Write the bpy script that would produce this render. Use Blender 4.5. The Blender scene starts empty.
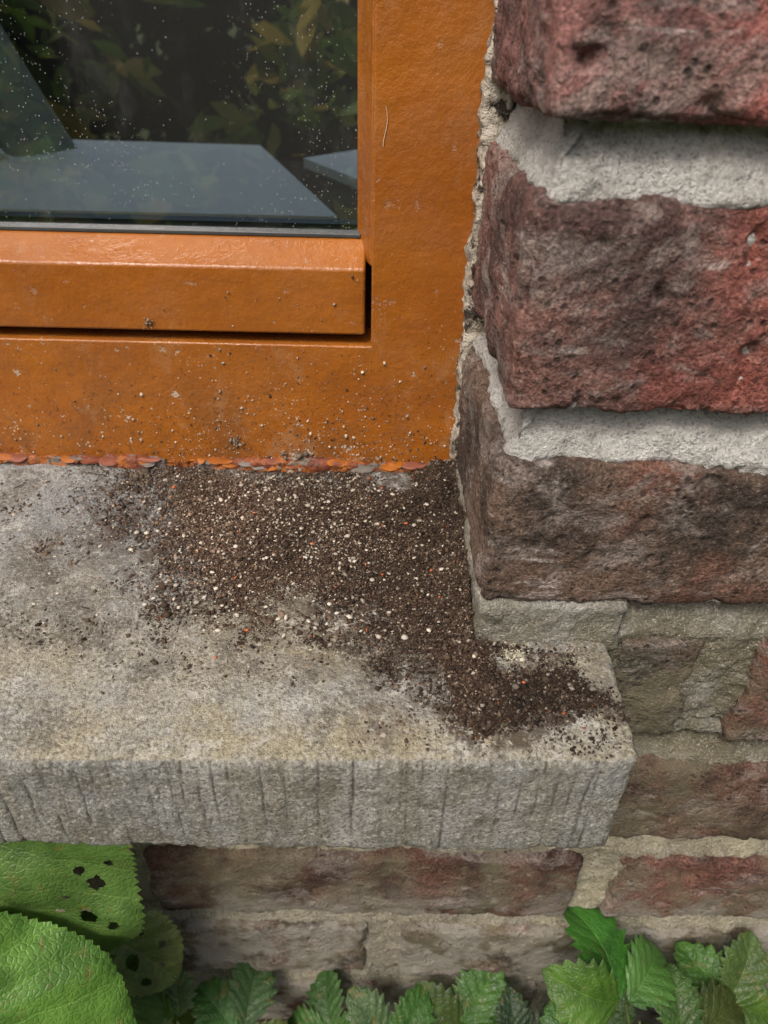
import bpy, bmesh, math, random
import numpy as np
from mathutils import Vector, noise, Matrix
random.seed(7); rng=np.random.default_rng(7)
ZC=0.56
S=bpy.context.scene
S.view_settings.view_transform='Standard'; S.view_settings.look='None'; S.view_settings.exposure=0
FR=lambda v,o=4: noise.fractal(v,1.0,2.0,o)

# ---------------------------------------------------------------- helpers
def mkobj(name,verts,faces,mat,cols=None,smooth=True,parent=None,uvs=None):
    me=bpy.data.meshes.new(name)
    me.from_pydata([tuple(v) for v in verts],[],[tuple(f) for f in faces]); me.update()
    if cols is not None:
        a=me.color_attributes.new('Col','FLOAT_COLOR','POINT')
        c=np.ones((len(verts),4),dtype=np.float32); cc=np.asarray(cols,dtype=np.float32); c[:,:cc.shape[1]]=cc
        a.data.foreach_set('color',c.ravel())
    if uvs is not None:
        l=me.uv_layers.new(name='UVMap')
        idx=np.empty(len(me.loops),dtype=np.int32); me.loops.foreach_get('vertex_index',idx)
        l.data.foreach_set('uv',np.asarray(uvs,dtype=np.float32)[idx].ravel())
    if smooth: me.polygons.foreach_set('use_smooth',[True]*len(me.polygons))
    me.materials.append(mat)
    ob=bpy.data.objects.new(name,me); S.collection.objects.link(ob)
    if parent: ob.parent=parent
    return ob
def empty(name):
    e=bpy.data.objects.new(name,None); S.collection.objects.link(e); return e
def rngs(a,b,step):
    n=max(1,int(round((b-a)/step))); return [a+(b-a)*i/n for i in range(n+1)]
def join(*ls):
    out=[]
    for l in ls:
        for v in l:
            if not out or v-out[-1]>1e-5: out.append(v)
    return out
def box_surface(xs,ys,zs):
    nx,ny,nz=len(xs),len(ys),len(zs); idx={}; V=[]; F=[]
    def g(i,j,k):
        key=(i,j,k); r=idx.get(key)
        if r is None: r=len(V); idx[key]=r; V.append((xs[i],ys[j],zs[k]))
        return r
    for i in range(nx-1):
        for k in range(nz-1):
            F.append((g(i,0,k),g(i+1,0,k),g(i+1,0,k+1),g(i,0,k+1)))
            F.append((g(i,ny-1,k),g(i,ny-1,k+1),g(i+1,ny-1,k+1),g(i+1,ny-1,k)))
        for j in range(ny-1):
            F.append((g(i,j,nz-1),g(i+1,j,nz-1),g(i+1,j+1,nz-1),g(i,j+1,nz-1)))
            F.append((g(i,j,0),g(i,j+1,0),g(i+1,j+1,0),g(i+1,j,0)))
    for j in range(ny-1):
        for k in range(nz-1):
            F.append((g(0,j,k),g(0,j,k+1),g(0,j+1,k+1),g(0,j+1,k)))
            F.append((g(nx-1,j,k),g(nx-1,j+1,k),g(nx-1,j+1,k+1),g(nx-1,j,k+1)))
    return V,F
def rbox(xs,ys,zs,r,disp=None):
    V,F=box_surface(xs,ys,zs)
    lo=(xs[0],ys[0],zs[0]); hi=(xs[-1],ys[-1],zs[-1]); O=[]
    for p in V:
        inn=[min(max(p[a],lo[a]+r),hi[a]-r) for a in range(3)]
        d=Vector((p[0]-inn[0],p[1]-inn[1],p[2]-inn[2]))
        n=d.normalized() if d.length>1e-9 else Vector((0,0,1))
        q=Vector(inn)+n*r
        if disp:
            ds=sorted(min(p[a]-lo[a],hi[a]-p[a]) for a in range(3))
            q+=n*disp(Vector(p),n,ds[1])
        O.append(q)
    return O,F
class Acc:
    def __init__(s): s.V=[];s.F=[];s.C=[];s.U=[]
    def add(s,V,F,col=None,uv=None):
        o=len(s.V); s.V+=list(V); s.F+=[tuple(i+o for i in f) for f in F]
        if col is not None: s.C+= [col]*len(V) if not isinstance(col,list) else col
        if uv is not None: s.U+=uv

# ---------------------------------------------------------------- nodes
def newmat(name):
    m=bpy.data.materials.new(name); m.use_nodes=True; nt=m.node_tree; nt.nodes.clear(); return m,nt
def N(nt,t,ins=None,**pr):
    n=nt.nodes.new(t)
    for k,v in pr.items(): setattr(n,k,v)
    for k,v in (ins or {}).items():
        if isinstance(v,bpy.types.NodeSocket): nt.links.new(v,n.inputs[k])
        else: n.inputs[k].default_value=v
    return n
def c4(c): return (c[0],c[1],c[2],1) if len(c)==3 else c
def mix(nt,f,a,b,bl='MIX'):
    a=a if isinstance(a,bpy.types.NodeSocket) else c4(a); b=b if isinstance(b,bpy.types.NodeSocket) else c4(b)
    return N(nt,'ShaderNodeMix',{0:f,6:a,7:b},data_type='RGBA',blend_type=bl).outputs[2]
def nz(nt,vec,sc,det=4,ro=.55,dist=0):
    return N(nt,'ShaderNodeTexNoise',{'Vector':vec,'Scale':sc,'Detail':float(min(det,4)),'Roughness':ro,'Distortion':dist}).outputs['Fac']
def mr(nt,v,a,b,c=0,d=1,sm=True):
    return N(nt,'ShaderNodeMapRange',{0:v,1:a,2:b,3:c,4:d},interpolation_type='SMOOTHSTEP' if sm else 'LINEAR').outputs[0]
def mth(nt,op,a,b=0.0,c=0.0):
    return N(nt,'ShaderNodeMath',{0:a,1:b,2:c},operation=op).outputs[0]
def coords(nt): return N(nt,'ShaderNodeTexCoord').outputs['Object']
def scl(nt,v,s,loc=(0,0,0),rot=(0,0,0)): return N(nt,'ShaderNodeMapping',{'Vector':v,'Scale':s,'Location':loc,'Rotation':rot}).outputs[0]
def zof(nt,v): return N(nt,'ShaderNodeSeparateXYZ',{0:v}).outputs
def bump(nt,h,st,dist,normal=None):
    d={'Height':h,'Strength':st,'Distance':dist}
    if normal is not None: d['Normal']=normal
    return N(nt,'ShaderNodeBump',d).outputs[0]
def out(nt,sh): N(nt,'ShaderNodeOutputMaterial',{0:sh})
def princ(nt,col,rough,nor=None,**kw):
    d={'Base Color':col if isinstance(col,bpy.types.NodeSocket) else c4(col),'Roughness':rough}
    if nor is not None: d['Normal']=nor
    d.update(kw)
    return N(nt,'ShaderNodeBsdfPrincipled',d).outputs[0]
def attr(nt): return N(nt,'ShaderNodeAttribute',attribute_name='Col').outputs['Color']
def gray(nt,v): return N(nt,'ShaderNodeCombineColor',{0:v,1:v,2:v}).outputs[0]

def mat_brick():
    m,nt=newmat('brick'); P=coords(nt); X,Y,Z=zof(nt,P)
    A=attr(nt); c=A
    c=mix(nt,mr(nt,nz(nt,P,24,5,.68),.42,.58,0,.95),c,mix(nt,1.0,A,(.38,.43,.46),'MULTIPLY'))
    rr=mth(nt,'MULTIPLY',mr(nt,nz(nt,scl(nt,P,(1,1,1),(3,1,5)),15,4,.6),.46,.62,0,.8),mr(nt,X,.045,.10,.10,1))
    rr=mth(nt,'MULTIPLY',rr,mr(nt,Z,.34,.46,.25,1))
    c=mix(nt,rr,c,mix(nt,1.0,A,(1.40,.84,.76),'MULTIPLY'))
    c=mix(nt,mr(nt,nz(nt,scl(nt,P,(1,1,1.4),(9,2,1)),28,5,.74,.6),.48,.64,0,.62),c,(.30,.255,.23))
    sv=scl(nt,P,(24,24,120),(0,0,0),(0,.35,0))
    c=mix(nt,mth(nt,'MULTIPLY',mr(nt,nz(nt,sv,1.0,4,.75,.8),.54,.70,0,.7),mr(nt,nz(nt,P,30,2),.45,.6)),c,(.50,.44,.41))
    vo=N(nt,'ShaderNodeTexVoronoi',{'Vector':P,'Scale':300.0,'Randomness':1.0})
    pitf=mth(nt,'MULTIPLY',mr(nt,vo.outputs['Distance'],.42,.14),mr(nt,nz(nt,P,80,2),.47,.59))
    c=mix(nt,mth(nt,'MULTIPLY',pitf,.7),c,(.03,.021,.018))
    g=nz(nt,P,800,3,.8)
    c=mix(nt,1.0,c,gray(nt,mr(nt,g,.32,.68,.36,1.58,False)),'MULTIPLY')
    c=mix(nt,mr(nt,g,.59,.67,0,.4),c,(.38,.32,.28))
    low=mr(nt,Z,.40,.33)
    c=mix(nt,mth(nt,'MULTIPLY',low,mr(nt,nz(nt,P,21,4,.65),.42,.58,0,.62)),c,(.19,.17,.11))
    low2=mr(nt,Z,.20,.14)
    c=mix(nt,mth(nt,'MULTIPLY',low2,mr(nt,nz(nt,scl(nt,P,(1,1,1),(4,4,4)),24,4,.7),.42,.54,0,.85)),c,(.33,.31,.27))
    h=mth(nt,'ADD',nz(nt,P,230,4,.78),mth(nt,'MULTIPLY',g,.55))
    h=mth(nt,'SUBTRACT',h,mth(nt,'MULTIPLY',pitf,.3))
    out(nt,princ(nt,c,.88,bump(nt,h,1.0,.0030),**{'Specular IOR Level':.3})); return m
def mat_mortar():
    m,nt=newmat('mortar'); P=coords(nt); X,Y,Z=zof(nt,P)
    c=mix(nt,mr(nt,nz(nt,P,30,5,.65),.35,.65),(.66,.65,.62),(.48,.47,.44))
    low=mr(nt,Z,.43,.36)
    c=mix(nt,mth(nt,'MULTIPLY',low,mr(nt,nz(nt,P,24,5,.7),.30,.56,.45,1)),c,(.20,.18,.12))
    c=mix(nt,mth(nt,'MULTIPLY',mr(nt,Z,.31,.26),mr(nt,nz(nt,P,22,5,.6),.40,.56,.3,.9)),c,(.56,.51,.37))
    c=mix(nt,mth(nt,'MULTIPLY',mr(nt,Z,.17,.12),.6),c,(.34,.31,.25))
    c=mix(nt,mr(nt,nz(nt,P,60,5,.75),.54,.66,0,.5),c,(.22,.20,.17))
    g=nz(nt,P,800,3,.8)
    c=mix(nt,mr(nt,g,.53,.64,0,.6),c,(.15,.14,.12))
    c=mix(nt,mr(nt,g,.45,.34,0,.5),c,(.80,.78,.73))
    h=mth(nt,'ADD',nz(nt,P,280,4,.8),mth(nt,'MULTIPLY',g,.6))
    out(nt,princ(nt,c,.95,bump(nt,h,1.0,.0042),**{'Specular IOR Level':.15})); return m
def mat_stone():
    m,nt=newmat('sill_stone'); P=coords(nt); X,Y,Z=zof(nt,P)
    at=N(nt,'ShaderNodeSeparateColor',{0:attr(nt)}).outputs
    c=mix(nt,mr(nt,nz(nt,P,14,5,.6),.35,.65),(.30,.325,.34),(.42,.425,.41))
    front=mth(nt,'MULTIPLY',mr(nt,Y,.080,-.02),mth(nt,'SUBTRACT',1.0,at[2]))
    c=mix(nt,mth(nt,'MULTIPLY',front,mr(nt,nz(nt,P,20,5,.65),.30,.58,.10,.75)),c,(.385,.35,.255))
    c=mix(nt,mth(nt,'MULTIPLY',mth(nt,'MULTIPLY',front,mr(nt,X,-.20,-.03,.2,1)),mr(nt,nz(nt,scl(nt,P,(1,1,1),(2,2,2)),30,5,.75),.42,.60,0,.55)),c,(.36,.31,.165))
    c=mix(nt,mr(nt,nz(nt,scl(nt,P,(1,1,1),(5,3,2)),42,5,.8),.49,.62,0,.72),c,(.165,.155,.13))
    c=mix(nt,mr(nt,nz(nt,scl(nt,P,(1,1,1),(7,3,8)),75,5,.8),.54,.64,0,.55),c,(.60,.59,.54))
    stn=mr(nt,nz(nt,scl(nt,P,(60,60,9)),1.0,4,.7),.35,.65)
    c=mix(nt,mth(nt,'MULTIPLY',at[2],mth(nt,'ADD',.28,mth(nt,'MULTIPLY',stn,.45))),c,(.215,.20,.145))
    g=nz(nt,P,720,4,.8)
    c=mix(nt,mr(nt,g,.51,.62,0,.75),c,(.09,.083,.071))
    c=mix(nt,mr(nt,g,.46,.36,0,.58),c,(.66,.64,.58))
    dn=mth(nt,'MULTIPLY',at[1],mr(nt,nz(nt,scl(nt,P,(1,1,1),(1,5,2)),190,4,.85),.38,.54))
    c=mix(nt,dn,c,(.075,.054,.040))
    c=mix(nt,at[0],c,(.05,.047,.04))
    h=mth(nt,'ADD',nz(nt,P,200,4,.8),mth(nt,'MULTIPLY',g,.6))
    out(nt,princ(nt,c,.88,bump(nt,h,1.0,.0024),**{'Specular IOR Level':.25})); return m
def mat_paint():
    m,nt=newmat('orange_paint'); P=coords(nt); X,Y,Z=zof(nt,P)
    c=mix(nt,mr(nt,nz(nt,scl(nt,P,(1,1,2.2)),14,5,.6),.3,.7),(.340,.112,.013),(.27,.082,.011))
    lowf=mr(nt,Z,.45,.372)
    c=mix(nt,mth(nt,'MULTIPLY',mr(nt,nz(nt,P,30,5,.75),.42,.62),mth(nt,'ADD',mth(nt,'MULTIPLY',lowf,.50),.10)),c,(.14,.058,.022))
    c=mix(nt,mth(nt,'MULTIPLY',mr(nt,nz(nt,scl(nt,P,(1,1,.6),(2,2,2)),55,5,.8),.54,.66),mth(nt,'ADD',mth(nt,'MULTIPLY',lowf,.28),.15)),c,(.38,.23,.12))
    sp=N(nt,'ShaderNodeTexVoronoi',{'Vector':P,'Scale':420.0,'Randomness':1.0}).outputs['Distance']
    spm=mr(nt,nz(nt,P,45,4,.75),.52,.60)
    c=mix(nt,mth(nt,'MULTIPLY',mth(nt,'MULTIPLY',mr(nt,sp,.25,.12),spm),mr(nt,Z,.47,.40,.06,.9)),c,(.55,.42,.29))
    c=mix(nt,mth(nt,'MULTIPLY',mr(nt,nz(nt,P,300,4,.85),.59,.64),mr(nt,Z,.46,.38,.2,.75)),c,(.07,.03,.012))
    # small chips down to a pale undercoat
    ch=mth(nt,'MULTIPLY',mr(nt,nz(nt,scl(nt,P,(1,1,1),(8,1,4)),130,4,.7),.655,.675),mr(nt,Z,.47,.385,.15,1))
    c=mix(nt,ch,c,(.50,.44,.36))
    h=mth(nt,'SUBTRACT',mth(nt,'ADD',mth(nt,'MULTIPLY',nz(nt,P,170,4,.7),.6),nz(nt,P,28,2,.5)),mth(nt,'MULTIPLY',ch,.5))
    ro=mr(nt,nz(nt,P,40,5,.65),.35,.65,.26,.50)
    out(nt,princ(nt,c,ro,bump(nt,h,.6,.002),**{'Specular IOR Level':.5})); return m
def mat_peel():
    m,nt=newmat('peeling_paint'); P=coords(nt)
    c=mix(nt,mr(nt,nz(nt,P,60,5,.7),.45,.55),(.34,.10,.015),(.20,.055,.028))
    c=mix(nt,mr(nt,nz(nt,scl(nt,P,(1,1,1),(4,1,1)),80,5,.7),.53,.57),c,(.17,.155,.135))
    c=mix(nt,mr(nt,nz(nt,P,300,4,.8),.54,.62),c,(.05,.03,.02))
    out(nt,princ(nt,c,.6,bump(nt,nz(nt,P,300,4,.7),.8,.002))); return m
def mat_caulk():
    m,nt=newmat('caulk'); P=coords(nt)
    c=mix(nt,mr(nt,nz(nt,P,60,5,.7),.38,.62),(.58,.53,.45),(.30,.25,.19))
    c=mix(nt,mr(nt,nz(nt,P,120,5,.75),.54,.60),c,(.05,.04,.03))
    out(nt,princ(nt,c,.85,bump(nt,nz(nt,P,280,4,.75),1.0,.004))); return m
def mat_attr(name,rough=.9,transl=0):
    m,nt=newmat(name); c=attr(nt)
    s=princ(nt,c,rough,**{'Specular IOR Level':.2})
    if transl: s=N(nt,'ShaderNodeMixShader',{0:transl,1:s,2:N(nt,'ShaderNodeBsdfTranslucent',{0:c}).outputs[0]}).outputs[0]
    out(nt,s); return m
def mat_simple(name,col,rough,sc=30,amt=.25,bst=.1):
    m,nt=newmat(name); P=coords(nt)
    c=mix(nt,nz(nt,P,sc,3),[x*(1-amt) for x in col],[x*(1+amt) for x in col])
    out(nt,princ(nt,c,rough,bump(nt,nz(nt,P,sc*8,3),bst,.001))); return m
def mat_glass():
    m,nt=newmat('window_glass'); P=coords(nt); X,Y,Z=zof(nt,P)
    fr=N(nt,'ShaderNodeFresnel',{'IOR':1.6}).outputs[0]
    fr=mth(nt,'ADD',fr,.22)
    tr=N(nt,'ShaderNodeBsdfTransparent',{0:(.90,.95,.92,1)}).outputs[0]
    gl=N(nt,'ShaderNodeBsdfGlossy',{'Roughness':.004}).outputs[0]
    s=N(nt,'ShaderNodeMixShader',{0:fr,1:tr,2:gl}).outputs[0]
    def specks(sc,r,dens,off):
        v=N(nt,'ShaderNodeTexVoronoi',{'Vector':scl(nt,P,(1,0,1),off),'Scale':sc,'Randomness':1.0})
        sel=zof(nt,v.outputs['Color'])[0]
        return mth(nt,'MULTIPLY',mr(nt,v.outputs['Distance'],r,r*.4),mth(nt,'GREATER_THAN',sel,dens))
    d=mth(nt,'MULTIPLY',specks(720.0,.26,.50,(0,0,0)),mr(nt,nz(nt,P,22,4,.7),.44,.62,.05,.8))
    d=mth(nt,'MAXIMUM',d,mth(nt,'MULTIPLY',specks(360.0,.15,.82,(3,0,1)),.7))
    d=mth(nt,'MAXIMUM',d,mth(nt,'MULTIPLY',specks(150.0,.06,.92,(5,0,2)),.8))
    film=mr(nt,nz(nt,scl(nt,P,(1,1,.5)),40,4,.8),.50,.78,.0,.035)
    film=mth(nt,'ADD',film,mr(nt,Z,.484,.478,0,.14))
    d=mth(nt,'MAXIMUM',mth(nt,'MULTIPLY',d,.40),film)
    df=N(nt,'ShaderNodeBsdfDiffuse',{0:(.62,.66,.64,1)}).outputs[0]
    out(nt,N(nt,'ShaderNodeMixShader',{0:d,1:s,2:df}).outputs[0]); return m
def mat_leaf():
    m,nt=newmat('leaf'); P=coords(nt)
    uv=N(nt,'ShaderNodeUVMap').outputs[0]; s=zof(nt,uv)
    wob=mth(nt,'MULTIPLY',mth(nt,'SUBTRACT',nz(nt,P,70,2),.5),.6)
    au=mth(nt,'ABSOLUTE',mth(nt,'SUBTRACT',mth(nt,'MULTIPLY',s[0],2.0),1.0))
    t=mth(nt,'FRACT',mth(nt,'ADD',wob,mth(nt,'SUBTRACT',mth(nt,'MULTIPLY',s[1],6.0),mth(nt,'MULTIPLY',mth(nt,'POWER',au,.85),1.6))))
    d=mth(nt,'MINIMUM',t,mth(nt,'SUBTRACT',1.0,t))
    vein=mth(nt,'MAXIMUM',mr(nt,d,.05,.010,0,.6),mr(nt,au,.045,.012))
    c=attr(nt)
    c=mix(nt,mr(nt,nz(nt,P,45,4,.7),.38,.66),c,mix(nt,1.0,c,(.50,.55,.5),'MULTIPLY'))
    c=mix(nt,mr(nt,nz(nt,scl(nt,P,(1,1,1),(3,3,3)),110,4,.75),.58,.66,0,.55),c,(.16,.13,.04))
    net=N(nt,'ShaderNodeTexVoronoi',{'Vector':P,'Scale':380.0},feature='DISTANCE_TO_EDGE').outputs[0]
    c=mix(nt,mr(nt,net,.10,.02,0,.22),c,mix(nt,1.0,c,(1.7,1.5,1.5),'MULTIPLY'))
    c=mix(nt,mth(nt,'MULTIPLY',vein,.45),c,mix(nt,1.0,c,(2.0,1.7,2.0),'MULTIPLY'))
    h=mth(nt,'SUBTRACT',mth(nt,'ADD',mr(nt,net,0,.2,0,.16),mth(nt,'MULTIPLY',nz(nt,P,260,2,.6),.3)),mth(nt,'MULTIPLY',vein,.3))
    b=bump(nt,h,.7,.0016)
    p=princ(nt,c,.44,b,**{'Specular IOR Level':.42})
    tl=N(nt,'ShaderNodeBsdfTranslucent',{0:mix(nt,1.0,c,(1.4,1.5,.6),'MULTIPLY')}).outputs[0]
    out(nt,N(nt,'ShaderNodeMixShader',{0:.25,1:p,2:tl}).outputs[0]); return m
def mat_ground():
    m,nt=newmat('ground'); P=coords(nt); X,Y,Z=zof(nt,P)
    c=mix(nt,mr(nt,nz(nt,P,25,4,.7),.35,.65),(.04,.028,.02),(.08,.06,.042))
    gr=mix(nt,nz(nt,P,60,3),(.05,.09,.02),(.09,.13,.035))
    c=mix(nt,mr(nt,Y,-.5,-.9),c,gr)
    out(nt,princ(nt,c,.95,bump(nt,nz(nt,P,180,4,.75),1.0,.006))); return m
MB=mat_brick(); MM=mat_mortar(); MS=mat_stone(); MP=mat_paint(); MPe=mat_peel(); MC=mat_caulk()
MG=mat_glass(); ML=mat_leaf(); MGr=mat_ground(); MGn=mat_attr('dirt_grains')

# ---------------------------------------------------------------- brick wall
wall=empty('brick_wall')
CP=.0767; BH=.0587; SPL=.015
def zbot(k): return ZC-(.0215+CP*k)
WX0,WX1=-1.5,1.2; OX0,OX1=-.93,.0355
def splay(V):
    for v in V: v.x-=SPL*max(0,min(v.y,.11))*max(0,1-(v.x-OX1)/.2)
    return V
bricks=Acc()
def brick(x0,x1,k,col,fine,y0=0.0):
    seed=Vector((random.uniform(0,50),random.uniform(0,50),random.uniform(0,50)))
    yo=random.uniform(-.0012,.0012) if fine else random.uniform(-.002,.002)
    z0=zbot(k); z1=z0+BH
    if fine:
        r=.0011 if k<=2 else .0017
        near=(x0>=.02 and k<3 and x1>x0+.13)
        xs=join(rngs(x0,x0+.11 if near else x1,r),rngs(x0+.11,x1,.004) if near else [])
        ys=join(rngs(y0+yo,y0+.014,r),rngs(y0+.014,.103,.0020)); zs=rngs(z0,z1,r)
        rad=.0026
        def disp(p,n,e):
            q=p+seed*.1
            d=FR(q*22,3)*.0011+FR(q*85,4)*.0010+FR(q*300,3)*.0006
            rg=noise.noise(q*34+Vector((7,7,7)));
            if rg>.15: d+=min(.0012,(rg-.15)*.006)
            w=max(0,1-e/.007); c=noise.noise(q*70)
            d-=w*w*(max(0,c)*.0045+abs(FR(q*150,3))*.0018)
            pit=noise.noise(q*130)
            if pit>.38: d-=(pit-.38)*.007
            return d
    else:
        xs=rngs(x0,x1,.036); ys=[y0+yo,y0+.03,.103]; zs=rngs(z0,z1,.0147); rad=.004
        xs=join([x0,x0+.004],[x for x in xs if x0+.01<x<x1-.01],[x1-.004,x1]); zs=join([z0,z0+.004],[z for z in zs if z0+.01<z<z1-.01],[z1-.004,z1])
        def disp(p,n,e): return FR((p+seed)*30,2)*.0015
    V,F=rbox(xs,ys,zs,rad,disp)
    if abs(x0-OX1)<1e-4 and k<3: V=splay(V)
    bricks.add(V,F,col)
pal=[(.17,.082,.065),(.14,.07,.057),(.20,.085,.07),(.12,.065,.055),(.17,.10,.08),(.22,.10,.085)]
spec={0:(.32,.155,.138),1:(.225,.115,.096),2:(.150,.100,.074),3:(.18,.155,.11),4:(.15,.092,.066),5:(.145,.072,.050),6:(.17,.12,.09)}
J=.016; BL=.215
for k in range(-24,8):
    even=(k%2==0)
    if k<3 and zbot(k)<1.15:
        x=OX1; first=True
        while x<WX1-.02:
            L=.105 if (first and not even) else BL
            if first and k in(0,1,2): L=BL if even else .19
            fine=first and -1<=k<=2
            brick(x,min(x+L,WX1),k,spec.get(k,random.choice(pal)) if fine else random.choice(pal),fine)
            x+=L+J; first=False
        x=OX0; first=True
        while x>WX0+.02:
            L=.105 if (first and even) else BL
            brick(max(x-L,WX0),x,k,random.choice(pal),False); x-=L+J; first=False
    elif k>=3:
        joint=.105 if k%2 else -.004
        if k==3:
            brick(.092,.124,k,spec[3],True,.0035); x=.145
            while x<WX1: 
                brick(x,min(x+BL,WX1),k,(.20,.095,.07) if x<.2 else random.choice(pal),x<.2); x+=BL+J
            x=OX0-.06
            while x>WX0+.02: brick(max(x-BL,WX0),x,k,random.choice(pal),False); x-=BL+J
        else:
            jw=.020
            x=joint+jw; 
            while x<WX1:
                f=x<.26; col=spec.get(k,(.13,.07,.05)) if f else random.choice(pal)
                if k==5 and f: col=(.20,.095,.07)
                brick(x,min(x+.222,WX1),k,col,f); x+=.222+jw
            x=joint
            while x>WX0:
                f=x>-.2; brick(max(x-.222,WX0),x,k,spec.get(k,(.13,.07,.05)) if f else random.choice(pal),f); x-=.222+jw
    else:
        x=WX0+(0 if even else -.115)
        while x<WX1:
            a=max(x,WX0); b=min(x+BL,WX1)
            if b-a>.03: brick(a,b,k,random.choice(pal),False)
            x+=BL+J
mkobj('bricks',bricks.V,bricks.F,MB,bricks.C,parent=wall)
def mdisp(p,n,e):
    if abs(p.x)>.45 or p.z>.75: return FR(p*30,2)*.001
    ph=((ZC-p.z-.0215)/CP)%1.0
    j=min(1,ph/.235)
    d=(-.0080+.0092*j) if ph<.235 else 0
    return d+FR(p*42,3)*.0022+FR(p*150,4)*.0015+FR(p*430,3)*.0010
mort=Acc()
f=.0017
V,F=rbox(join(rngs(WX0+.002,-.4,.1),rngs(-.4,-.2,.004),rngs(-.2,.26,f),rngs(.26,WX1-.002,.1)),join([.0045,.0065,.0085,.011],[.05,.3]),join(rngs(-.05,.02,.02),rngs(.02,.316,f)),.002,mdisp); mort.add(V,F)
V,F=rbox(join(rngs(OX1+.004,.16,.0012),rngs(.16,WX1-.002,.08)),join(rngs(.0045,.11,.0022),[.2,.3]),join(rngs(.3163,.60,.0012),rngs(.60,2.41,.03)),.0025,mdisp); mort.add(splay(V),F)
V,F=rbox([WX0+.002,-1.2,OX0-.004],[.0045,.02,.3],join(rngs(.3163,2.41,.05)),.0025,mdisp); mort.add(V,F)
V,F=rbox([OX0-.0035,-.4,OX1+.0035],[.0045,.02,.3],rngs(1.153,2.41,.05),.0025,None); mort.add(V,F)
# bed of mortar filling the lowest joint down onto the sill
V,F=rbox(rngs(OX1-.0005,.090,.0013),rngs(.0005,.104,.0016),rngs(.362,.3855,.0013),.003,lambda p,n,e:FR(p*60,4)*.0018+FR(p*300,3)*.0008); mort.add(splay(V),F)
mkobj('mortar',mort.V,mort.F,MM,parent=wall)

# ---------------------------------------------------------------- dirt field
poly=np.array([(-.100,.104),(.037,.106),(.0345,.03),(.034,-.001),(.057,-.004),(.078,-.006),(.079,-.027),(.060,-.037),(.036,-.041),(.022,-.034),(.012,-.018),(-.006,-.004),(-.035,.006),(-.058,.018),(-.085,.035),(-.108,.055),(-.098,.078)])
def sd(P):
    d=np.full(len(P),1e9); ins=np.zeros(len(P),bool); m=len(poly)
    for i in range(m):
        a=poly[i]; b=poly[(i+1)%m]; e=b-a; w=P-a
        tt=np.clip((w@e)/(e@e),0,1); d=np.minimum(d,np.linalg.norm(w-tt[:,None]*e,axis=1))
        c=((a[1]>P[:,1])!=(b[1]>P[:,1]))&(P[:,0]<(b[0]-a[0])*(P[:,1]-a[1])/(b[1]-a[1]+1e-12)+a[0]); ins^=c
    return np.where(ins,d,-d)
def nzv(P,s,o=3,off=0): return np.array([FR(Vector((a*s+off,b*s,1.7+off)),o) for a,b in P])
def wallx(y): return OX1-SPL*np.clip(y,0,.11)
def field(P):
    s=sd(P); dx=wallx(P[:,1])+.001-P[:,0]
    near=np.clip(P[:,1]/.02+.6,0,1)
    s2=np.where(s>0,np.maximum(s,np.minimum(.03,.032-dx)*near),s)
    s2=np.where((P[:,0]>.034)&(s>0),s2+.005,s2)
    s2=s2+nzv(P,32,4)*.018
    h=np.clip(s2/.034,0,1); h=h*h*(3-2*h)
    amp=.0022+.0095*np.exp(-(np.abs(.038-P[:,0])/.024)**1.5)/(1+np.exp(-(P[:,1]-.012)/.009))+.0024*np.exp(-((P[:,0]-.045)**2+(P[:,1]+.02)**2)/.0006)
    return s2,h*amp*(1+.55*nzv(P,75,3,5))
def blocked(P): return (P[:,0]>wallx(P[:,1])+.001)&(P[:,1]>-.0005)

# ---------------------------------------------------------------- stone sill
SX=.0853; SY=-.049
def skew(x,y): return (-.016*(SX-x) if x>-.4 else -.0078)*max(0,min(1,(.02-y)/.069))
grooves=[]
x=-.35
while x<SX:
    grooves.append((x,random.uniform(.00028,.00045),random.uniform(.00015,.00065),random.uniform(-1,1)*.03)); x+=random.choice([.0028,.0045,.0055,.008,.004,.006])*random.uniform(.7,1.5)
gx=np.array([g[0] for g in grooves])
xs=join(rngs(-1.03,-.33,.05),rngs(-.33,-.2,.0025),rngs(-.2,SX,.00075)); ys=join(rngs(SY,.11,.0018),[.16,.2]); zs=rngs(.31,.367,.0018)
V,F=box_surface(xs,ys,zs)
lo=(xs[0],ys[0],zs[0]); hi=(xs[-1],ys[-1],zs[-1]); r=.0022; O=[];C=[]
Vn=np.array(V); top=Vn[:,2]>.3669
PT=Vn[top][:,:2]; sv,_=field(PT); stain=np.exp(-np.clip(-sv,0,1)/.040)*np.clip((PT[:,1]+.040)/.05,.12,1); stain=np.where(sv>0,1,stain)
stain=np.maximum(stain,.75*np.exp(-((PT[:,0]-.000)**2+(PT[:,1]+.034)**2)/.00012))
stf=np.zeros(len(Vn)); stf[top]=np.clip(stain,0,1)*.85
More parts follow.
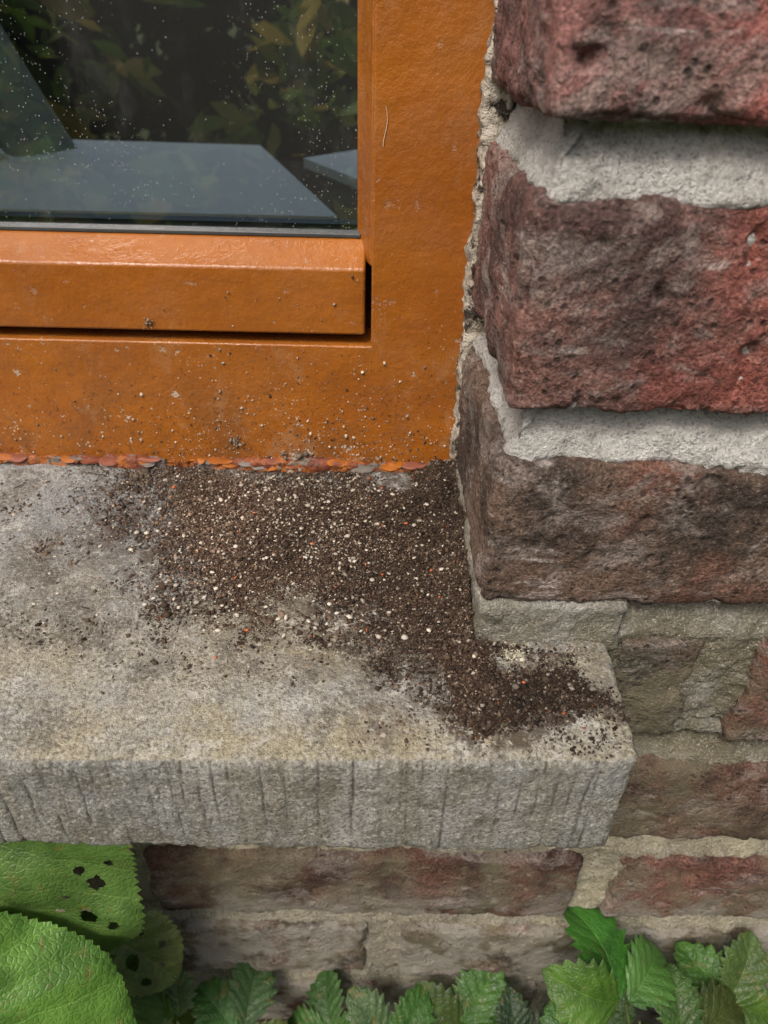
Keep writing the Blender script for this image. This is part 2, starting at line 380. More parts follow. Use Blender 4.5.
for ip,p in enumerate(V):
    inn=[min(max(p[a],lo[a]+r),hi[a]-r) for a in range(3)]
    d=Vector([p[a]-inn[a] for a in range(3)]); n=d.normalized() if d.length>1e-9 else Vector((0,0,1))
    q=Vector(inn)+n*r; P=Vector(p); m=0
    dd=FR(P*16,3)*.0010+FR(P*75,4)*.0007+FR(P*280,2)*.0004
    ds=sorted(min(p[a]-lo[a],hi[a]-p[a]) for a in range(3)); e=ds[1]
    w=max(0,1-e/.006); dd-=w*w*(max(0,noise.noise(P*85))*.0035+abs(FR(P*200,2))*.0013)
    fr=0
    if n.y<-.6 and p[0]>-.34:
        fr=1
        a=np.searchsorted(gx,p[0])
        for gi in (a-1,a):
            if 0<=gi<len(grooves):
                g=grooves[gi]; xx=g[0]+g[3]*(p[2]-.34)+noise.noise(Vector((g[0]*99,0,p[2]*50)))*.0006
                k=math.exp(-((p[0]-xx)/g[1])**2)*(.15+.85*max(0,min(1,.66+noise.noise(Vector((g[0]*300,3,p[2]*45)))*1.8)))
                dd-=g[2]*k; m=max(m,k*min(.9,.28+g[2]*1200))
        dd+=FR(Vector((p[0]*260,0,p[2]*60)),2)*.0003
    q+=n*dd
    if q.z>.33: q.z+= .075*q.y*min(1,(q.z-.33)/.03)
    q.y+=skew(q.x,q.y)
    lf=max(0,min(1,(SX-q.x)/.25))*max(0,min(1,(.06-q.y)/.11)); tz=(p[2]-.31)/.057
    q.z+=(.0028-.0048*tz)*lf
    cx=max(0,q.x-(SX-.010)); cy=max(0,(SY+.010)-q.y)
    if cx>0 and cy>0:
        q.x-=cx*cy*12; q.y+=cx*cy*12
    O.append(q); C.append((m,stf[ip],fr))
mkobj('stone_window_sill',O,F,MS,C)
def sillz(x,y):
    return .367+.075*y-.0020*np.clip((SX-x)/.25,0,1)*np.clip((.06-y)/.11,0,1)

# ---------------------------------------------------------------- window
win=empty('wooden_window')
YF=.106; YG=.124
ZT=1.152
def prism(name,prof,axis,a,b,mat,bev=.0012):
    V=[];F=[];m=len(prof)
    for t in (a,b):
        for u,v in prof: V.append((u,v,t) if axis=='z' else ((t,u,v) if axis=='x' else (u,t,v)))
    for i in range(m): F.append((i,(i+1)%m,(i+1)%m+m,i+m))
    F.append(tuple(range(m))); F.append(tuple(range(m,2*m)))
    ob=mkobj(name,V,F,mat,smooth=False,parent=win)
    bm=bmesh.new(); bm.from_mesh(ob.data); bmesh.ops.recalc_face_normals(bm,faces=bm.faces); bm.to_mesh(ob.data); bm.free()
    if bev>0:
        md=ob.modifiers.new('b','BEVEL'); md.width=bev; md.segments=3; md.limit_method='ANGLE'; md.angle_limit=.5
        ob.data.polygons.foreach_set('use_smooth',[True]*len(ob.data.polygons))
        ob.modifiers.new('wn','WEIGHTED_NORMAL')
    return ob
zs0=.3665
zr=ZC-.1218; zb0=ZC-.1172; zb1=ZC-.0890; zg=ZC-.0815
PX=-.0070
prism('fixed_frame',[(-.965,zs0),(.050,zs0),(.050,ZT),(PX,ZT),(PX,zr),(-.965,zr)],'y',YF,.165,MP,.0010)
prism('jamb_moulding',[(PX+.001,YF+.0022),(PX+.001,.164),(-.0135,.164),(-.0135,YG),(-.0117,YG-.003),(PX-.0005,YF+.0022)],'z',zb1+.001,ZT-.06,MP,.0006)
prism('glazing_bead',[(YF+.0006,zb0),(YF+.0006,zb1),(YG-.003,zg+.001),(YG+.004,zg+.001),(YG+.004,zb0)],'x',-.905,PX-.0026,MP,.0013)
prism('inner_rebate',[(YG+.004,zr),(YG+.004,zg-.001),(.145,zg-.001),(.145,zr)],'x',-.905,PX,mat_simple('old_wood',(.05,.025,.012),.8),0)
prism('gasket',[(YG-.003,zg+.001),(YG-.003,zg+.0028),(YG+.001,zg+.0040),(YG+.001,zg+.001)],'x',-.905,-.012,mat_simple('rubber_gasket',(.05,.055,.058),.4,80,.5),.0005)
prism('spacer_bar',[(YG+.004,zg-.0005),(YG+.004,zg+.0050),(YG+.012,zg+.0050),(YG+.012,zg-.0005)],'x',-.905,-.012,mat_simple('dark_spacer',(.03,.035,.04),.4),0)
prism('opposite_jamb',[(-.965,YF),(-.89,YF),(-.885,YG),(-.885,.164),(-.965,.164)],'z',zr,ZT,MP,.001)
prism('head_rail',[(YF+.0034,ZT-.07),(YF+.0034,ZT+.004),(.163,ZT+.004),(.163,ZT-.07)],'x',-.885,PX-.006,MP,.001)
mkobj('glass',[(-.89,YG,zg-.004),(-.0105,YG,zg-.004),(-.0105,YG,ZT-.06),(-.89,YG,ZT-.06)],[(0,1,2,3)],MG,smooth=False,parent=win)
def pd(p,n,e):
    gap=noise.noise(Vector((p.x*45,3,3)))
    return FR(p*80,3)*.0016+FR(p*330,3)*.0008+noise.noise(p*38)*.0012-(.003 if gap>.18 else 0)
V,F=rbox(join(rngs(-.9,-.35,.02),rngs(-.35,.036,.0010)),rngs(YF-.0028,YF+.003,.0009),rngs(sillz(0,YF)-.003,sillz(0,YF)+.0048,.0009),.0012,pd)
mkobj('peeling_bead',V,F,MPe,parent=win)
# lifted, curling paint skins: long thin strips along the foot of the frame
fl=Acc()
for i in range(46):
    x0=random.uniform(-.21,.028); Ls=random.uniform(.004,.014); H=random.uniform(.0008,.0022); z0=sillz(0,YF)+.0030+random.uniform(-.001,.0022)
    lift=random.uniform(.0006,.0022); sd_=random.uniform(0,99); nn_=9; V=[];F=[]
    for q in range(nn_+1):
        u=q/nn_; x=x0+Ls*u; e=math.sin(math.pi*u)**.5
        for j in range(4):
            v=j/3; z=z0+(v-.5)*2*H*e*(1+.5*noise.noise(Vector((x*300,sd_,v)))); y=YF-.0026-lift*e*(1-v)**1.5-.0006*noise.noise(Vector((x*250,v*2,sd_)))
            V.append((x,y,z))
    for q in range(nn_):
        for j in range(3): F.append((q*4+j,q*4+4+j,q*4+5+j,q*4+1+j))
    fl.add(V,F,random.choice([(.36,.11,.012),(.32,.095,.015),(.36,.11,.012),(.22,.07,.04),(.17,.15,.13)]))
mkobj('paint_flakes',fl.V,fl.F,mat_attr('paint_flake',.5),fl.C,parent=win)
def cd(p,n,e): return FR(p*90,4)*.0020+FR(p*300,3)*.0012-max(0,noise.noise(Vector((1,1,p.z*60))))*.002
V,F=rbox(rngs(.0320,.0425,.0011),rngs(.0975,.1085,.0013),join(rngs(.372,.60,.0011),rngs(.60,1.15,.02)),.002,cd)
mkobj('mortar_fillet',V,F,MC,parent=win)

# ---------------------------------------------------------------- grains
t=(1+5**.5)/2
ICO=(np.array([(-1,t,0),(1,t,0),(-1,-t,0),(1,-t,0),(0,-1,t),(0,1,t),(0,-1,-t),(0,1,-t),(t,0,-1),(t,0,1),(-t,0,-1),(-t,0,1)])/1.902,
 np.array([(0,11,5),(0,5,1),(0,1,7),(0,7,10),(0,10,11),(1,5,9),(5,11,4),(11,10,2),(10,7,6),(7,1,8),(3,9,4),(3,4,2),(3,2,6),(3,6,8),(3,8,9),(4,9,5),(2,4,11),(6,2,10),(8,6,7),(9,8,1)]))
OCT=(np.array([(1,0,0),(0,1,0),(0,0,1),(-1,0,0),(0,-1,0),(0,0,-1)])*1.1,np.array([(0,1,2),(1,3,2),(3,4,2),(4,0,2),(1,0,5),(3,1,5),(4,3,5),(0,4,5)]))
def grains(name,P,R,Cc,mat,parent=None,flat=None,elong=None,shape=ICO):
    bv,bf=shape; nv=len(bv); n=len(P)
    q=rng.normal(size=(n,4)); q/=np.linalg.norm(q,axis=1)[:,None]; w,x,y,z=q.T
    M=np.stack([1-2*(y*y+z*z),2*(x*y-z*w),2*(x*z+y*w),2*(x*y+z*w),1-2*(x*x+z*z),2*(y*z-x*w),2*(x*z-y*w),2*(y*z+x*w),1-2*(x*x+y*y)],1).reshape(n,3,3)
    sc=rng.uniform(.55,1.35,size=(n,1,3))
    if elong is not None: sc[:,0,0]*=elong
    v=bv[None]*rng.uniform(.65,1.3,size=(n,nv,1))*sc*R[:,None,None]
    v=np.einsum('nij,nkj->nki',M,v)
    if flat is not None: v[:,:,2]*=flat
    v+=P[:,None,:]
    V=v.reshape(-1,3); F=(bf[None]+(np.arange(n)*nv)[:,None,None]).reshape(-1,3)
    me=bpy.data.meshes.new(name); me.vertices.add(len(V)); me.vertices.foreach_set('co',V.astype(np.float32).ravel())
    me.loops.add(F.size); me.loops.foreach_set('vertex_index',F.astype(np.int32).ravel())
    me.polygons.add(len(F)); me.polygons.foreach_set('loop_start',(np.arange(len(F))*3).astype(np.int32))
    me.update(calc_edges=True)
    a=me.color_attributes.new('Col','FLOAT_COLOR','POINT'); c=np.ones((len(V),4),np.float32); c[:,:3]=np.repeat(Cc,nv,axis=0); a.data.foreach_set('color',c.ravel())
    me.materials.append(mat); ob=bpy.data.objects.new(name,me); S.collection.objects.link(ob)
    if parent: ob.parent=parent
    return ob
def colours(n,pl=.10,po=.004,dark=1.0):
    base=np.array([(.055,.035,.025),(.088,.059,.041),(.135,.094,.066),(.20,.15,.107),(.026,.018,.014)])
    w=np.array([.33,.30,.18,.07,.12]); idx=rng.choice(5,size=n,p=w/w.sum()); c=base[idx]*rng.uniform(.75,1.3,size=(n,1))*dark
    u=rng.random(n); m=u<pl; c[m]=np.array([.50,.44,.36])*rng.uniform(.45,1.2,size=(m.sum(),1))
    m=(u>1-po); c[m]=(.50,.15,.06); return c
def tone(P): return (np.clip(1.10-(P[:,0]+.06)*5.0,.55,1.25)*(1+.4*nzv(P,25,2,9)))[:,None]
dirt=empty('dirt_debris')
st=.0008
gxs=np.arange(-.15,.0840,st); gys=np.arange(-.047,.1065,st)
GX,GY=np.meshgrid(gxs,gys); GP=np.column_stack([GX.ravel(),GY.ravel()]); s2,hh=field(GP)
nxg=len(gxs); Vz=sillz(GP[:,0],GP[:,1])+hh-.0005+rng.normal(size=len(GP))*.00022
ok=(hh>.00035)&~blocked(GP); F=[]
for j in range(len(gys)-1):
    for i in range(nxg-1):
        a=j*nxg+i
        if ok[a] and ok[a+1] and ok[a+nxg] and ok[a+nxg+1]: F.append((a,a+1,a+nxg+1,a+nxg))
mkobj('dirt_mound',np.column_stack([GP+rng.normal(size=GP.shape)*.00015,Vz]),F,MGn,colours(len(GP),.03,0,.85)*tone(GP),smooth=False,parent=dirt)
n=150000; P=np.column_stack([rng.uniform(-.20,.084,n),rng.uniform(-.048,.1055,n)])
s2,h2=field(P); pr=np.clip((s2+.007)/.018,0,1)
left=np.clip(1+s2/.090,0,1)*(P[:,1]>-.005)*(P[:,0]<.03)
pr=np.maximum(pr,.48*left**2.2*np.clip(.8+1.6*nzv(P,45,3,21),.1,1.6))
k=(rng.random(n)<pr)&~blocked(P); P=P[k];h2=h2[k]; n=len(P)
R=np.clip(rng.lognormal(-8.10,.45,n),.00013,.0013)
z=sillz(P[:,0],P[:,1])+h2+R*.3+rng.uniform(-.0002,.0003,n)
cc=colours(n,.050); cent=np.exp(-((P[:,0]+.035)**2/.0016+(P[:,1]-.062)**2/.0011))
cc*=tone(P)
mm=rng.random(n)<.10*cent; cc[mm]=np.array([.54,.49,.40])*rng.uniform(.6,1.2,size=(mm.sum(),1))
grains('fine_grains',np.column_stack([P,z]),R,np.clip(cc,.01,.8),MGn,dirt,.75,shape=OCT)
n=50000; P=np.column_stack([rng.uniform(-.34,.084,n),rng.uniform(-.048,.103,n)])
s=sd(P); nn=nzv(P,28,3,3); nn2=nzv(P,90,2,7)
pr=np.exp(-np.clip(-s,0,1)/.080)*.80*(P[:,1]>-.02)+.10
pr*=np.clip((P[:,1]+.036)/.06,.07,1)
pr*=np.clip(.75+2.6*nn+1.4*nn2,.05,1.6)
pr+=.5*np.exp(-((P[:,0]+.178)**2+(P[:,1]-.012)**2)/.00025)
for cx,cy,rr,am in ((-.005,-.031,.010,.95),(.0,-.036,.006,.95),(-.012,-.028,.006,.8),(.006,-.042,.006,.9),(.012,-.036,.006,.7),(-.155,.075,.02,.5),(-.05,-.002,.018,.4),(-.115,.097,.007,.9),(-.13,.05,.02,.5),(-.17,.045,.015,.4),(-.03,-.015,.010,.35)):
    pr+=am*np.exp(-((P[:,0]-cx)**2+(P[:,1]-cy)**2)/rr**2)
k=(rng.random(n)<pr)&~blocked(P); P=P[k]; n=len(P)
R=np.clip(rng.lognormal(-8.10,.52,n),.00012,.0014); _,h2=field(P)
grains('scattered_grains',np.column_stack([P,sillz(P[:,0],P[:,1])+h2*.95+R*.25]),R,colours(n,.12,.006),MGn,dirt,.65,shape=OCT)
n=300; P=np.column_stack([rng.normal(-.035,.045,n),rng.uniform(.0,.1,n)]); P=P[(P[:,0]<.030)]; n=len(P); _,h2=field(P)
grains('pale_flakes',np.column_stack([P,sillz(P[:,0],P[:,1])+h2+.0006]),rng.uniform(.0003,.0012,n),np.tile([.50,.46,.39],(n,1))*rng.uniform(.5,1.2,(n,1)),MGn,dirt,.5)
n=900; P=np.column_stack([rng.uniform(-.2,.075,n),rng.uniform(-.035,.1,n)]); sdd,h2=field(P); k=(sdd>-.04*rng.random(n))&~blocked(P); P=P[k];h2=h2[k];n=len(P)
grains('crumbs',np.column_stack([P,sillz(P[:,0],P[:,1])+h2+.0003]),np.clip(rng.lognormal(-7.38,.42,n),.0004,.0020),colours(n,.06,.008)*tone(P),MGn,dirt,.65)
n=70; P=np.column_stack([rng.uniform(-.2,.015,n),rng.uniform(.012,.1,n)]); _,h2=field(P)
grains('twigs',np.column_stack([P,sillz(P[:,0],P[:,1])+h2+.0006]),rng.uniform(.0002,.0004,n),np.tile([.06,.04,.03],(n,1))*rng.uniform(.6,1.8,(n,1)),MGn,dirt,.5,elong=rng.uniform(5,12,n))
def clump(cx,cy,cz,rad,n,col,vert=False,rs=.22):
    a=rng.normal(size=(n,3))*rad*.5
    if vert: P=np.column_stack([cx+a[:,0],np.full(n,cy)-np.abs(a[:,1])*.5,cz+a[:,2]])
    else: P=np.column_stack([cx+a[:,0],cy+a[:,1]*.8,cz+np.abs(a[:,2])*.2])
    return P,np.clip(rng.lognormal(math.log(rad*rs),.4,n),.0002,rad*.5),np.tile(col,(n,1))*rng.uniform(.5,1.4,(n,1))
cs=[clump(-.117,.098,sillz(0,.098),.005,60,[.10,.08,.06]),clump(.049,-.005,sillz(0,-.006),.005,300,[.40,.38,.29],rs=.07),clump(.006,-.036,sillz(0,-.036),.002,12,[.12,.09,.07]),clump(.036,-.040,sillz(0,-.04),.004,40,[.22,.19,.14])]
cs+=[clump(x,YF,z,r,n_,[.26,.20,.15],True,.15) for x,z,r,n_ in ((-.071,.3895,.0030,40),(-.041,.3935,.0014,9),(-.102,.447,.0026,18),(-.042,.379,.0062,110),(-.048,.383,.003,20),(-.025,.374,.0030,16),(.014,.374,.003,18),(-.08,.374,.0022,12),(-.042,.398,.0012,7),(.022,.375,.0045,60),(.030,.379,.004,50),(-.10,.386,.0012,6),(-.13,.400,.0010,5),(.008,.392,.0012,5),(-.02,.401,.0008,4),(-.145,.379,.0015,8))]
grains('crumb_clumps',np.concatenate([c[0] for c in cs]),np.concatenate([c[1] for c in cs]),np.concatenate([c[2] for c in cs]),MGn,dirt)
Lo=np.array([(.010,.062,.0011),(-.007,.098,.0007),(-.16,-.022,.0011),(-.098,.088,.0013),(.020,.035,.0006),(-.06,-.01,.0007),(-.03,.05,.0007),(.0,.03,.0007),(.05,-.02,.0007)])
_,h2=field(Lo[:,:2]); grains('brick_chips',np.column_stack([Lo[:,:2],sillz(Lo[:,0],Lo[:,1])+h2+.0006]),Lo[:,2],np.tile([.55,.14,.05],(len(Lo),1)),MGn,dirt,.6)
n=5200; X=rng.uniform(-.26,.034,n); Zs=.372+rng.exponential(.020,n); X2=rng.normal(-.035,.05,n); X=np.where(rng.random(n)<.6,X2,X)
k=(X<.033)&(Zs<.54)&(X>-.27)&~((Zs>zr-.001)&(Zs<zb0+.001)&(X<PX))&~((Zs>zb1-.001)&(X<PX+.001)); X=X[k];Zs=Zs[k]; n=len(X)
R=np.clip(rng.lognormal(-8.80,.6,n),.00007,.0010)
grains('frame_specks',np.column_stack([X,np.full(n,YF-.00005),Zs]),R,colours(n,.45,0),MGn,win,shape=OCT)
n=240; X=rng.normal(-.05,.06,n); Zs=.376+rng.exponential(.018,n); k=(X<.028)&(Zs<zr-.002); X=X[k];Zs=Zs[k]; n=len(X)
grains('frame_crumbs',np.column_stack([X,np.full(n,YF-.0002),Zs]),np.clip(rng.lognormal(-7.7,.4,n),.0002,.0012),colours(n,.55,0,1.3),MGn,win)
def tube(pts,r,ns=6):
    V=[];F=[]
    for i,p in enumerate(pts):
        p=Vector(p); a=Vector(pts[max(0,i-1)]); b=Vector(pts[min(len(pts)-1,i+1)]); tdir=(b-a).normalized()
        u=tdir.orthogonal().normalized(); w=tdir.cross(u)
        for s in range(ns):
            an=2*math.pi*s/ns; V.append(p+(u*math.cos(an)+w*math.sin(an))*r)
    for i in range(len(pts)-1):
        for s in range(ns): F.append((i*ns+s,i*ns+(s+1)%ns,(i+1)*ns+(s+1)%ns,(i+1)*ns+s))
    return V,F
V,F=tube([(-.0025+.0007*math.sin(i*.4),YF-.0004,ZC-.030-.0011*i) for i in range(13)],.00013)
mkobj('lint_fibre',V,F,mat_simple('lint',(.6,.5,.38),.9),parent=win)

# ---------------------------------------------------------------- plants
def leaf(acc,base,tip,nrm,W,col,sn=14,sa=.10,holes=(),nu=44,nv=26,fold=.25,droop=.12,corr=.0004,seed=0,pw=.75,ex=.75):
    base=Vector(base);tip=Vector(tip); y=(tip-base); L=y.length; y.normalize(); zz=Vector(nrm); zz=(zz-y*zz.dot(y)).normalized(); xx=y.cross(zz)
    V=[];U=[];F=[]
    for j in range(nu+1):
        v=j/nu
        w=W/2*(max(0,math.sin(math.pi*min(1,v)**pw))**ex)
        for i in range(nv+1):
            u=-1+2*i/nv; au=abs(u)
            fr=(v*sn+.3*math.copysign(1,u)+.25*noise.noise(Vector((v*sn*.7,u,seed))))%1.0
            ww=w*(1+sa*(fr-.6)*au**4)*(1+.14*noise.noise(Vector((v*3,u*1.5,seed+5))))
            lx=u*ww+.05*L*math.sin(v*3+seed); ly=L*v+ww*.12*au
            tt=(v*6-au**.85*1.6)%1.0
            lz=fold*abs(u*ww)*(1-.5*au)-droop*L*(v-.3)**2+corr*(1-math.cos(2*math.pi*tt))*(.3+.7*au)*(1-au**6)+noise.noise(Vector((lx*30+seed,ly*30,seed)))*.08*W
            V.append(base+xx*lx+y*ly+zz*lz); U.append((i/nv,v))
    for j in range(nu):
        for i in range(nv):
            uc=-1+2*(i+.5)/nv; vc=(j+.5)/nu; skip=False
            for hu,hv,hr in holes:
                dx=(uc-hu)*W/2; dy=(vc-hv)*L
                if math.hypot(dx,dy)<hr*(1+.5*noise.noise(Vector((math.atan2(dy,dx)*1.3,hu*9,hv*9)))): skip=True
            if not skip:
                a=j*(nv+1)+i; F.append((a,a+1,a+nv+2,a+nv+1))
    acc.add(V,F,tuple(col),U)
def stem(acc,a,b,r=.0012,col=(.12,.16,.05),sag=.02):
    a=Vector(a);b=Vector(b); pts=[a.lerp(b,t/8)+Vector((0,0,sag*math.sin(math.pi*t/8))) for t in range(9)]
    V,F=tube(pts,r); acc.add(V,F,col,[(.2,.5)]*len(V))
def fin(name,acc): return mkobj(name,acc.V,acc.F,ML,acc.C,uvs=acc.U)
G1=(.085,.18,.03);G2=(.055,.12,.026);G3=(.035,.08,.022)
big=Acc(); root=(-.24,-.10,.0)
leaf(big,(-.160,-.030,.305),(-.140,-.050,.190),(.12,-.85,.5),.118,(.105,.20,.045),sn=26,sa=.05,nu=130,nv=120,seed=1,pw=.62,ex=.55,fold=.12,
  holes=((-.50,.62,.0045),(-.66,.46,.0042),(-.40,.50,.0013),(-.72,.66,.0034),(-.80,.36,.002),(-.2,.72,.0014),(-.3,.58,.0018),(.1,.62,.0016),(-.56,.38,.0022)))
leaf(big,(-.198,-.074,.262),(-.103,-.088,.180),(.30,-.40,.85),.086,(.135,.29,.05),sn=30,sa=.05,nu=90,nv=60,seed=2,corr=.0008,pw=.7,ex=.6)
leaf(big,(-.140,-.024,.185),(-.100,-.034,.148),(.1,-.6,.8),.044,(.13,.17,.055),sn=14,sa=.10,nu=80,nv=60,seed=3,holes=((.2,.5,.0035),(-.4,.35,.0022),(.5,.7,.0025),(-.1,.75,.0018),(-.5,.6,.0022),(.3,.3,.0015)))
leaf(big,(-.17,-.025,.180),(-.115,-.035,.125),(.3,-.6,.75),.05,G2,seed=4)
leaf(big,(-.20,-.045,.150),(-.13,-.075,.10),(0,-.5,.85),.06,G1,seed=5)
leaf(big,(-.13,-.03,.155),(-.125,-.045,.10),(.1,-.7,.7),.035,G3,seed=8)
leaf(big,(-.27,-.07,.22),(-.36,-.10,.20),(0,-.4,.9),.09,G1,seed=6,sn=30)
leaf(big,(-.25,-.13,.24),(-.24,-.25,.20),(0,-.1,1),.09,G1,seed=7,sn=30)
for b in ((-.160,-.030,.300),(-.198,-.074,.262),(-.14,-.024,.185),(-.17,-.025,.18),(-.20,-.045,.15),(-.13,-.03,.155),(-.27,-.07,.22),(-.25,-.13,.24)): stem(big,root,b,.0018)
fin('broadleaf_plant',big)
def trifoliate(acc,c,az,size,tilt,col,rootp=None,n=None,nu=44):
    c=Vector(c); nrm=Vector(n or (random.uniform(-.35,.35),-math.sin(tilt),math.cos(tilt))).normalized()
    f=Vector((math.cos(az),math.sin(az),0)); f=(f-nrm*f.dot(nrm)).normalized(); s=nrm.cross(f)
    for a,sc in ((0,1.05),(1.25,.92),(-1.25,.92)):
        a+=random.uniform(-.2,.2); d=f*math.cos(a)+s*math.sin(a); L=size*sc*random.uniform(.85,1.15)
        cc=tuple(x*random.uniform(.65,1.25) for x in col)
        leaf(acc,c+d*.002,c+d*L+nrm*random.uniform(-.3,.2)*L,nrm+Vector((random.uniform(-.4,.4),random.uniform(-.4,.4),0)),L*random.uniform(.66,.82),cc,sn=7,sa=.34,nu=nu,nv=24,fold=random.uniform(.1,.5),corr=.0004,seed=random.uniform(0,99),pw=.85,droop=random.uniform(.1,.6))
    if rootp: stem(acc,rootp,c,.0008)
def strawberry(name,root,leaves):
    a=Acc()
    for c,az,size,tilt,col in leaves: trifoliate(a,c,az,size,tilt,col,root)
    fin(name,a)
strawberry('wild_strawberry_plant',(.15,-.09,0),[((.128,-.040,.152),1.9,.042,.55,(.07,.155,.03)),((.160,-.052,.134),.3,.042,.4,(.05,.12,.022)),((.190,-.032,.130),1.0,.038,.5,(.06,.14,.028)),((.108,-.060,.120),3.3,.036,.5,G2),((.20,-.07,.12),5.5,.04,.3,G2),((.15,-.13,.11),4.5,.04,.2,G1),((.15,-.03,.10),4.0,.036,.5,G3),((.175,-.05,.11),4.4,.036,.5,G3)])
strawberry('wild_strawberry_plant',(.04,-.08,0),[((.055,-.026,.072),1.2,.036,.7,G2),((.085,-.034,.078),.6,.034,.6,G3),((.012,-.036,.078),2.2,.034,.6,(.06,.14,.028)),((.05,-.10,.10),4.2,.04,.2,G1)])
strawberry('wild_strawberry_plant',(-.05,-.08,0),[((-.022,-.028,.070),1.6,.034,.7,G2),((-.075,-.030,.076),1.4,.036,.6,(.08,.14,.035)),((-.11,-.030,.09),2.6,.036,.6,G2),((-.05,-.10,.10),4.6,.04,.2,G1)])
ivy=Acc()
for i in range(170):
    x=random.uniform(-.5,.5); y=random.uniform(-.35,-.018); zz=random.uniform(.008,.055)
    trifoliate(ivy,(x,y,zz),random.uniform(0,6.28),random.uniform(.022,.038),random.uniform(.1,.5),random.choice([G1,G2,G3,G2,G3,(.12,.16,.04)]),(x+random.uniform(-.03,.03),y-.02,0),nu=20)
fin('ground_cover_foliage',ivy)
def hedge(name,layers):
    V=[];F=[];C=[]
    for n,x0,x1,y0,y1,z1,sz,thr,pal_ in layers:
        for i in range(n):
            x=random.uniform(x0,x1); z=random.uniform(0,z1)*(1+.2*noise.noise(Vector((x*2,0,0))))
            y=random.uniform(y0,y1)+.2*noise.noise(Vector((x*1.7,z*1.7,4)))
            if noise.noise(Vector((x*3.8,y*2,z*3.8)))<thr: continue
            s=random.uniform(.5,1.5)*sz; d=Vector((random.uniform(-1,1),random.uniform(-1,1),random.uniform(-.6,.8))).normalized(); u=d.orthogonal().normalized(); u.rotate(Matrix.Rotation(random.uniform(0,6.28),3,d)); c=Vector((x,y,z)); w=d.cross(u)
            o=len(V); V+= [c-d*s,c-d*s*.3+u*s*.40-w*s*.08,c+d*s*.35+u*s*.32-w*s*.06,c+d*s,c+d*s*.35-u*s*.32-w*s*.06,c-d*s*.3-u*s*.40-w*s*.08]; F.append((o,o+1,o+2,o+3,o+4,o+5))
            C+=[random.choice(pal_)]*6
    mkobj(name,V,F,mat_attr('hedge_leaf',.5,transl=.45),C,smooth=False)
hedge('garden_hedge',[(9000,-2.4,2.4,-2.7,-2.35,1.15,.07,-9,[(.010,.02,.005),(.016,.03,.008),(.006,.012,.004)]),
 (6500,-1.8,1.8,-2.0,-1.3,1.0,.055,.10,[(.16,.31,.04),(.26,.46,.07),(.07,.13,.02),(.48,.54,.12),(.55,.45,.11)])])
# ---------------------------------------------------------------- ground
xs=join([-40,-10,-3],rngs(-1,1,.02),[3,10,40]); ys=join([-40,-10,-3],rngs(-1,.02,.02),[3,10,40])
V=[(x,y,(FR(Vector((x*14,y*14,0)),4)*.008 if abs(x)<1 and -1<y<0 else 0)-.004) for y in ys for x in xs]; nx=len(xs)
F=[(j*nx+i,j*nx+i+1,(j+1)*nx+i+1,(j+1)*nx+i) for j in range(len(ys)-1) for i in range(nx-1)]
mkobj('ground',V,F,MGr)
# ---------------------------------------------------------------- interior (made-up open room: roof omitted, walls low, to let daylight onto the table)
room=empty('interior_room')
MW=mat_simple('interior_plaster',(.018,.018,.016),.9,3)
def slab(name,x0,x1,y0,y1,z0,z1,mat,par):
    V,F=box_surface([x0,x1],[y0,y1],[z0,z1])
    return mkobj(name,V,F,mat,smooth=False,parent=par)
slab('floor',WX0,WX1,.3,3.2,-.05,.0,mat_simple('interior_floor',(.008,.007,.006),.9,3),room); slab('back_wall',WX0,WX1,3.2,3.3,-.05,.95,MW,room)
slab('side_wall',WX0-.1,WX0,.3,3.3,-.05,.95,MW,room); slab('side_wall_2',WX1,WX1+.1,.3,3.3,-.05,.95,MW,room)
tb=empty('white_table'); MT=mat_simple('table_top_white',(.84,.86,.74),.5,8,.06)
V=[(-.75,.28,.430),(-.032,.285,.430),(-.120,.55,.43),(-.75,.57,.43)]; V=V+[(a,b,.45) for a,b,c in V]
mkobj('top',V,[(3,2,1,0),(4,5,6,7),(0,1,5,4),(1,2,6,5),(2,3,7,6),(3,0,4,7)],MT,smooth=False,parent=tb)
for i,(a,b) in enumerate(((-.7,.33),(-.09,.33),(-.15,.51),(-.7,.53))): slab('leg_%d'%(i+1),a-.015,a+.015,b-.015,b+.015,0,.4298,MT,tb)
pslab=empty('pale_slab');  # pale four-cornered slab on one leg, behind the glass
V=[(-.080,.55,.432),(.02,.38,.432),(.30,.5,.432),(.1,.75,.432)]; V=V+[(a,b,.44) for a,b,c in V]
mkobj('top',V,[(3,2,1,0),(4,5,6,7),(0,1,5,4),(1,2,6,5),(2,3,7,6),(3,0,4,7)],MT,smooth=False,parent=pslab)
slab('leg',.08,.12,.53,.57,0,.4318,MT,pslab)
V=[];F=[]
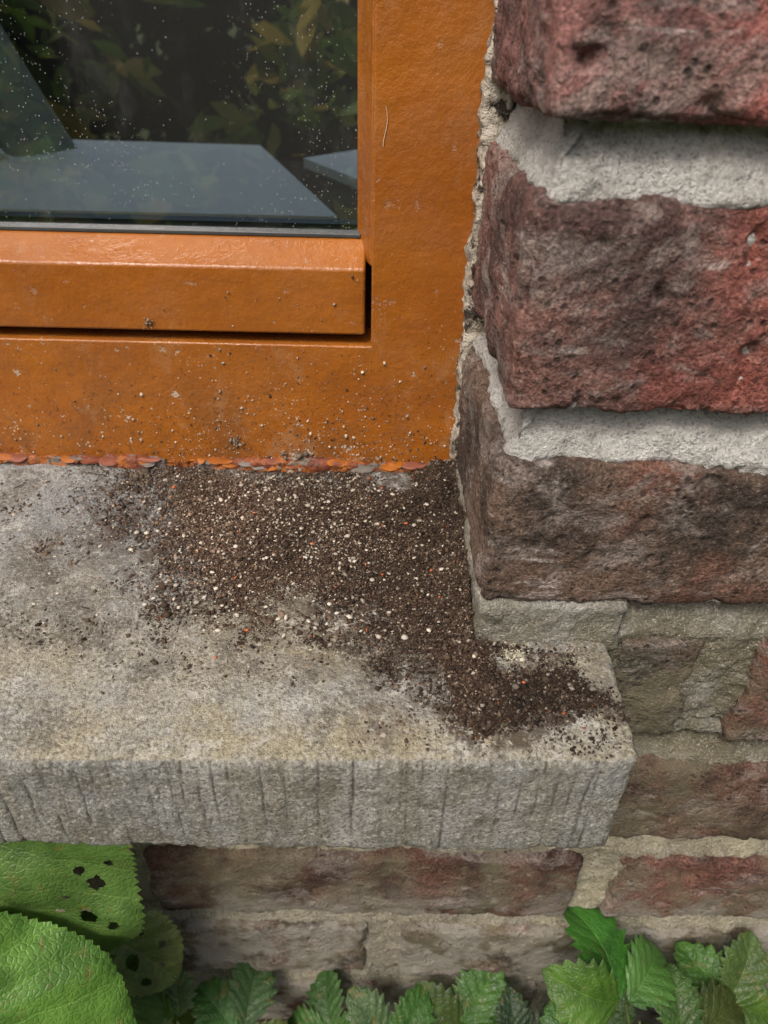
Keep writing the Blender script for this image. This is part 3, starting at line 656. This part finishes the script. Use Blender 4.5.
for j in range(21):
    for i in range(41):
        z=.452+(1.3-.452)*j/20; fl_=(1-j/20)**2*.20
        x=-.75+(.28+fl_)*i/40; V.append((x,.47+.03*math.sin(i*.8)+.01*math.sin(i*.37+j*.2),z))
for j in range(20):
    for i in range(40): F.append((j*41+i,j*41+i+1,(j+1)*41+i+1,(j+1)*41+i))
mkobj('curtain',V,F,mat_simple('curtain_cloth',(.24,.27,.22),.9,60))

# ---------------------------------------------------------------- light
w=bpy.data.worlds.new('World'); S.world=w; w.use_nodes=True; nt=w.node_tree; nt.nodes.clear()
az=(-.42,-.72); el=math.radians(54)
sky=nt.nodes.new('ShaderNodeTexSky'); sky.sky_type='NISHITA'; sky.sun_disc=False; sky.sun_elevation=el; sky.sun_rotation=math.atan2(az[0],az[1])%(2*math.pi)
sky.dust_density=8.0
bg=nt.nodes.new('ShaderNodeBackground'); bg.inputs[1].default_value=.15
o=nt.nodes.new('ShaderNodeOutputWorld'); nt.links.new(sky.outputs[0],bg.inputs[0]); nt.links.new(bg.outputs[0],o.inputs[0])
sl=bpy.data.lights.new('sun','SUN'); sl.energy=1.5; sl.angle=math.radians(16); sl.color=(1,.96,.90)
so=bpy.data.objects.new('sun',sl); S.collection.objects.link(so); sl.energy=2.0
l=math.hypot(*az); d=Vector((az[0]/l*math.cos(el),az[1]/l*math.cos(el),math.sin(el)))
so.rotation_euler=d.to_track_quat('Z','Y').to_euler(); so.location=(0,-3,5)
# ---------------------------------------------------------------- camera
cd_=bpy.data.cameras.new('camera'); cam=bpy.data.objects.new('camera',cd_); S.collection.objects.link(cam); S.camera=cam
cd_.sensor_fit='VERTICAL'; cd_.sensor_height=36; cd_.lens=36*710/1024; cd_.clip_start=.01; cd_.clip_end=200
pitch=math.radians(35.6); yaw=math.radians(.5); roll=math.radians(1.5)
M=Matrix.Rotation(-yaw,4,'Z')@Matrix.Rotation(math.pi/2-pitch,4,'X')@Matrix.Rotation(roll,4,'Z')
cam.matrix_world=Matrix.Translation((-.0019,-.188,ZC))@M
cd_.dof.use_dof=True; cd_.dof.focus_distance=.27; cd_.dof.aperture_fstop=14
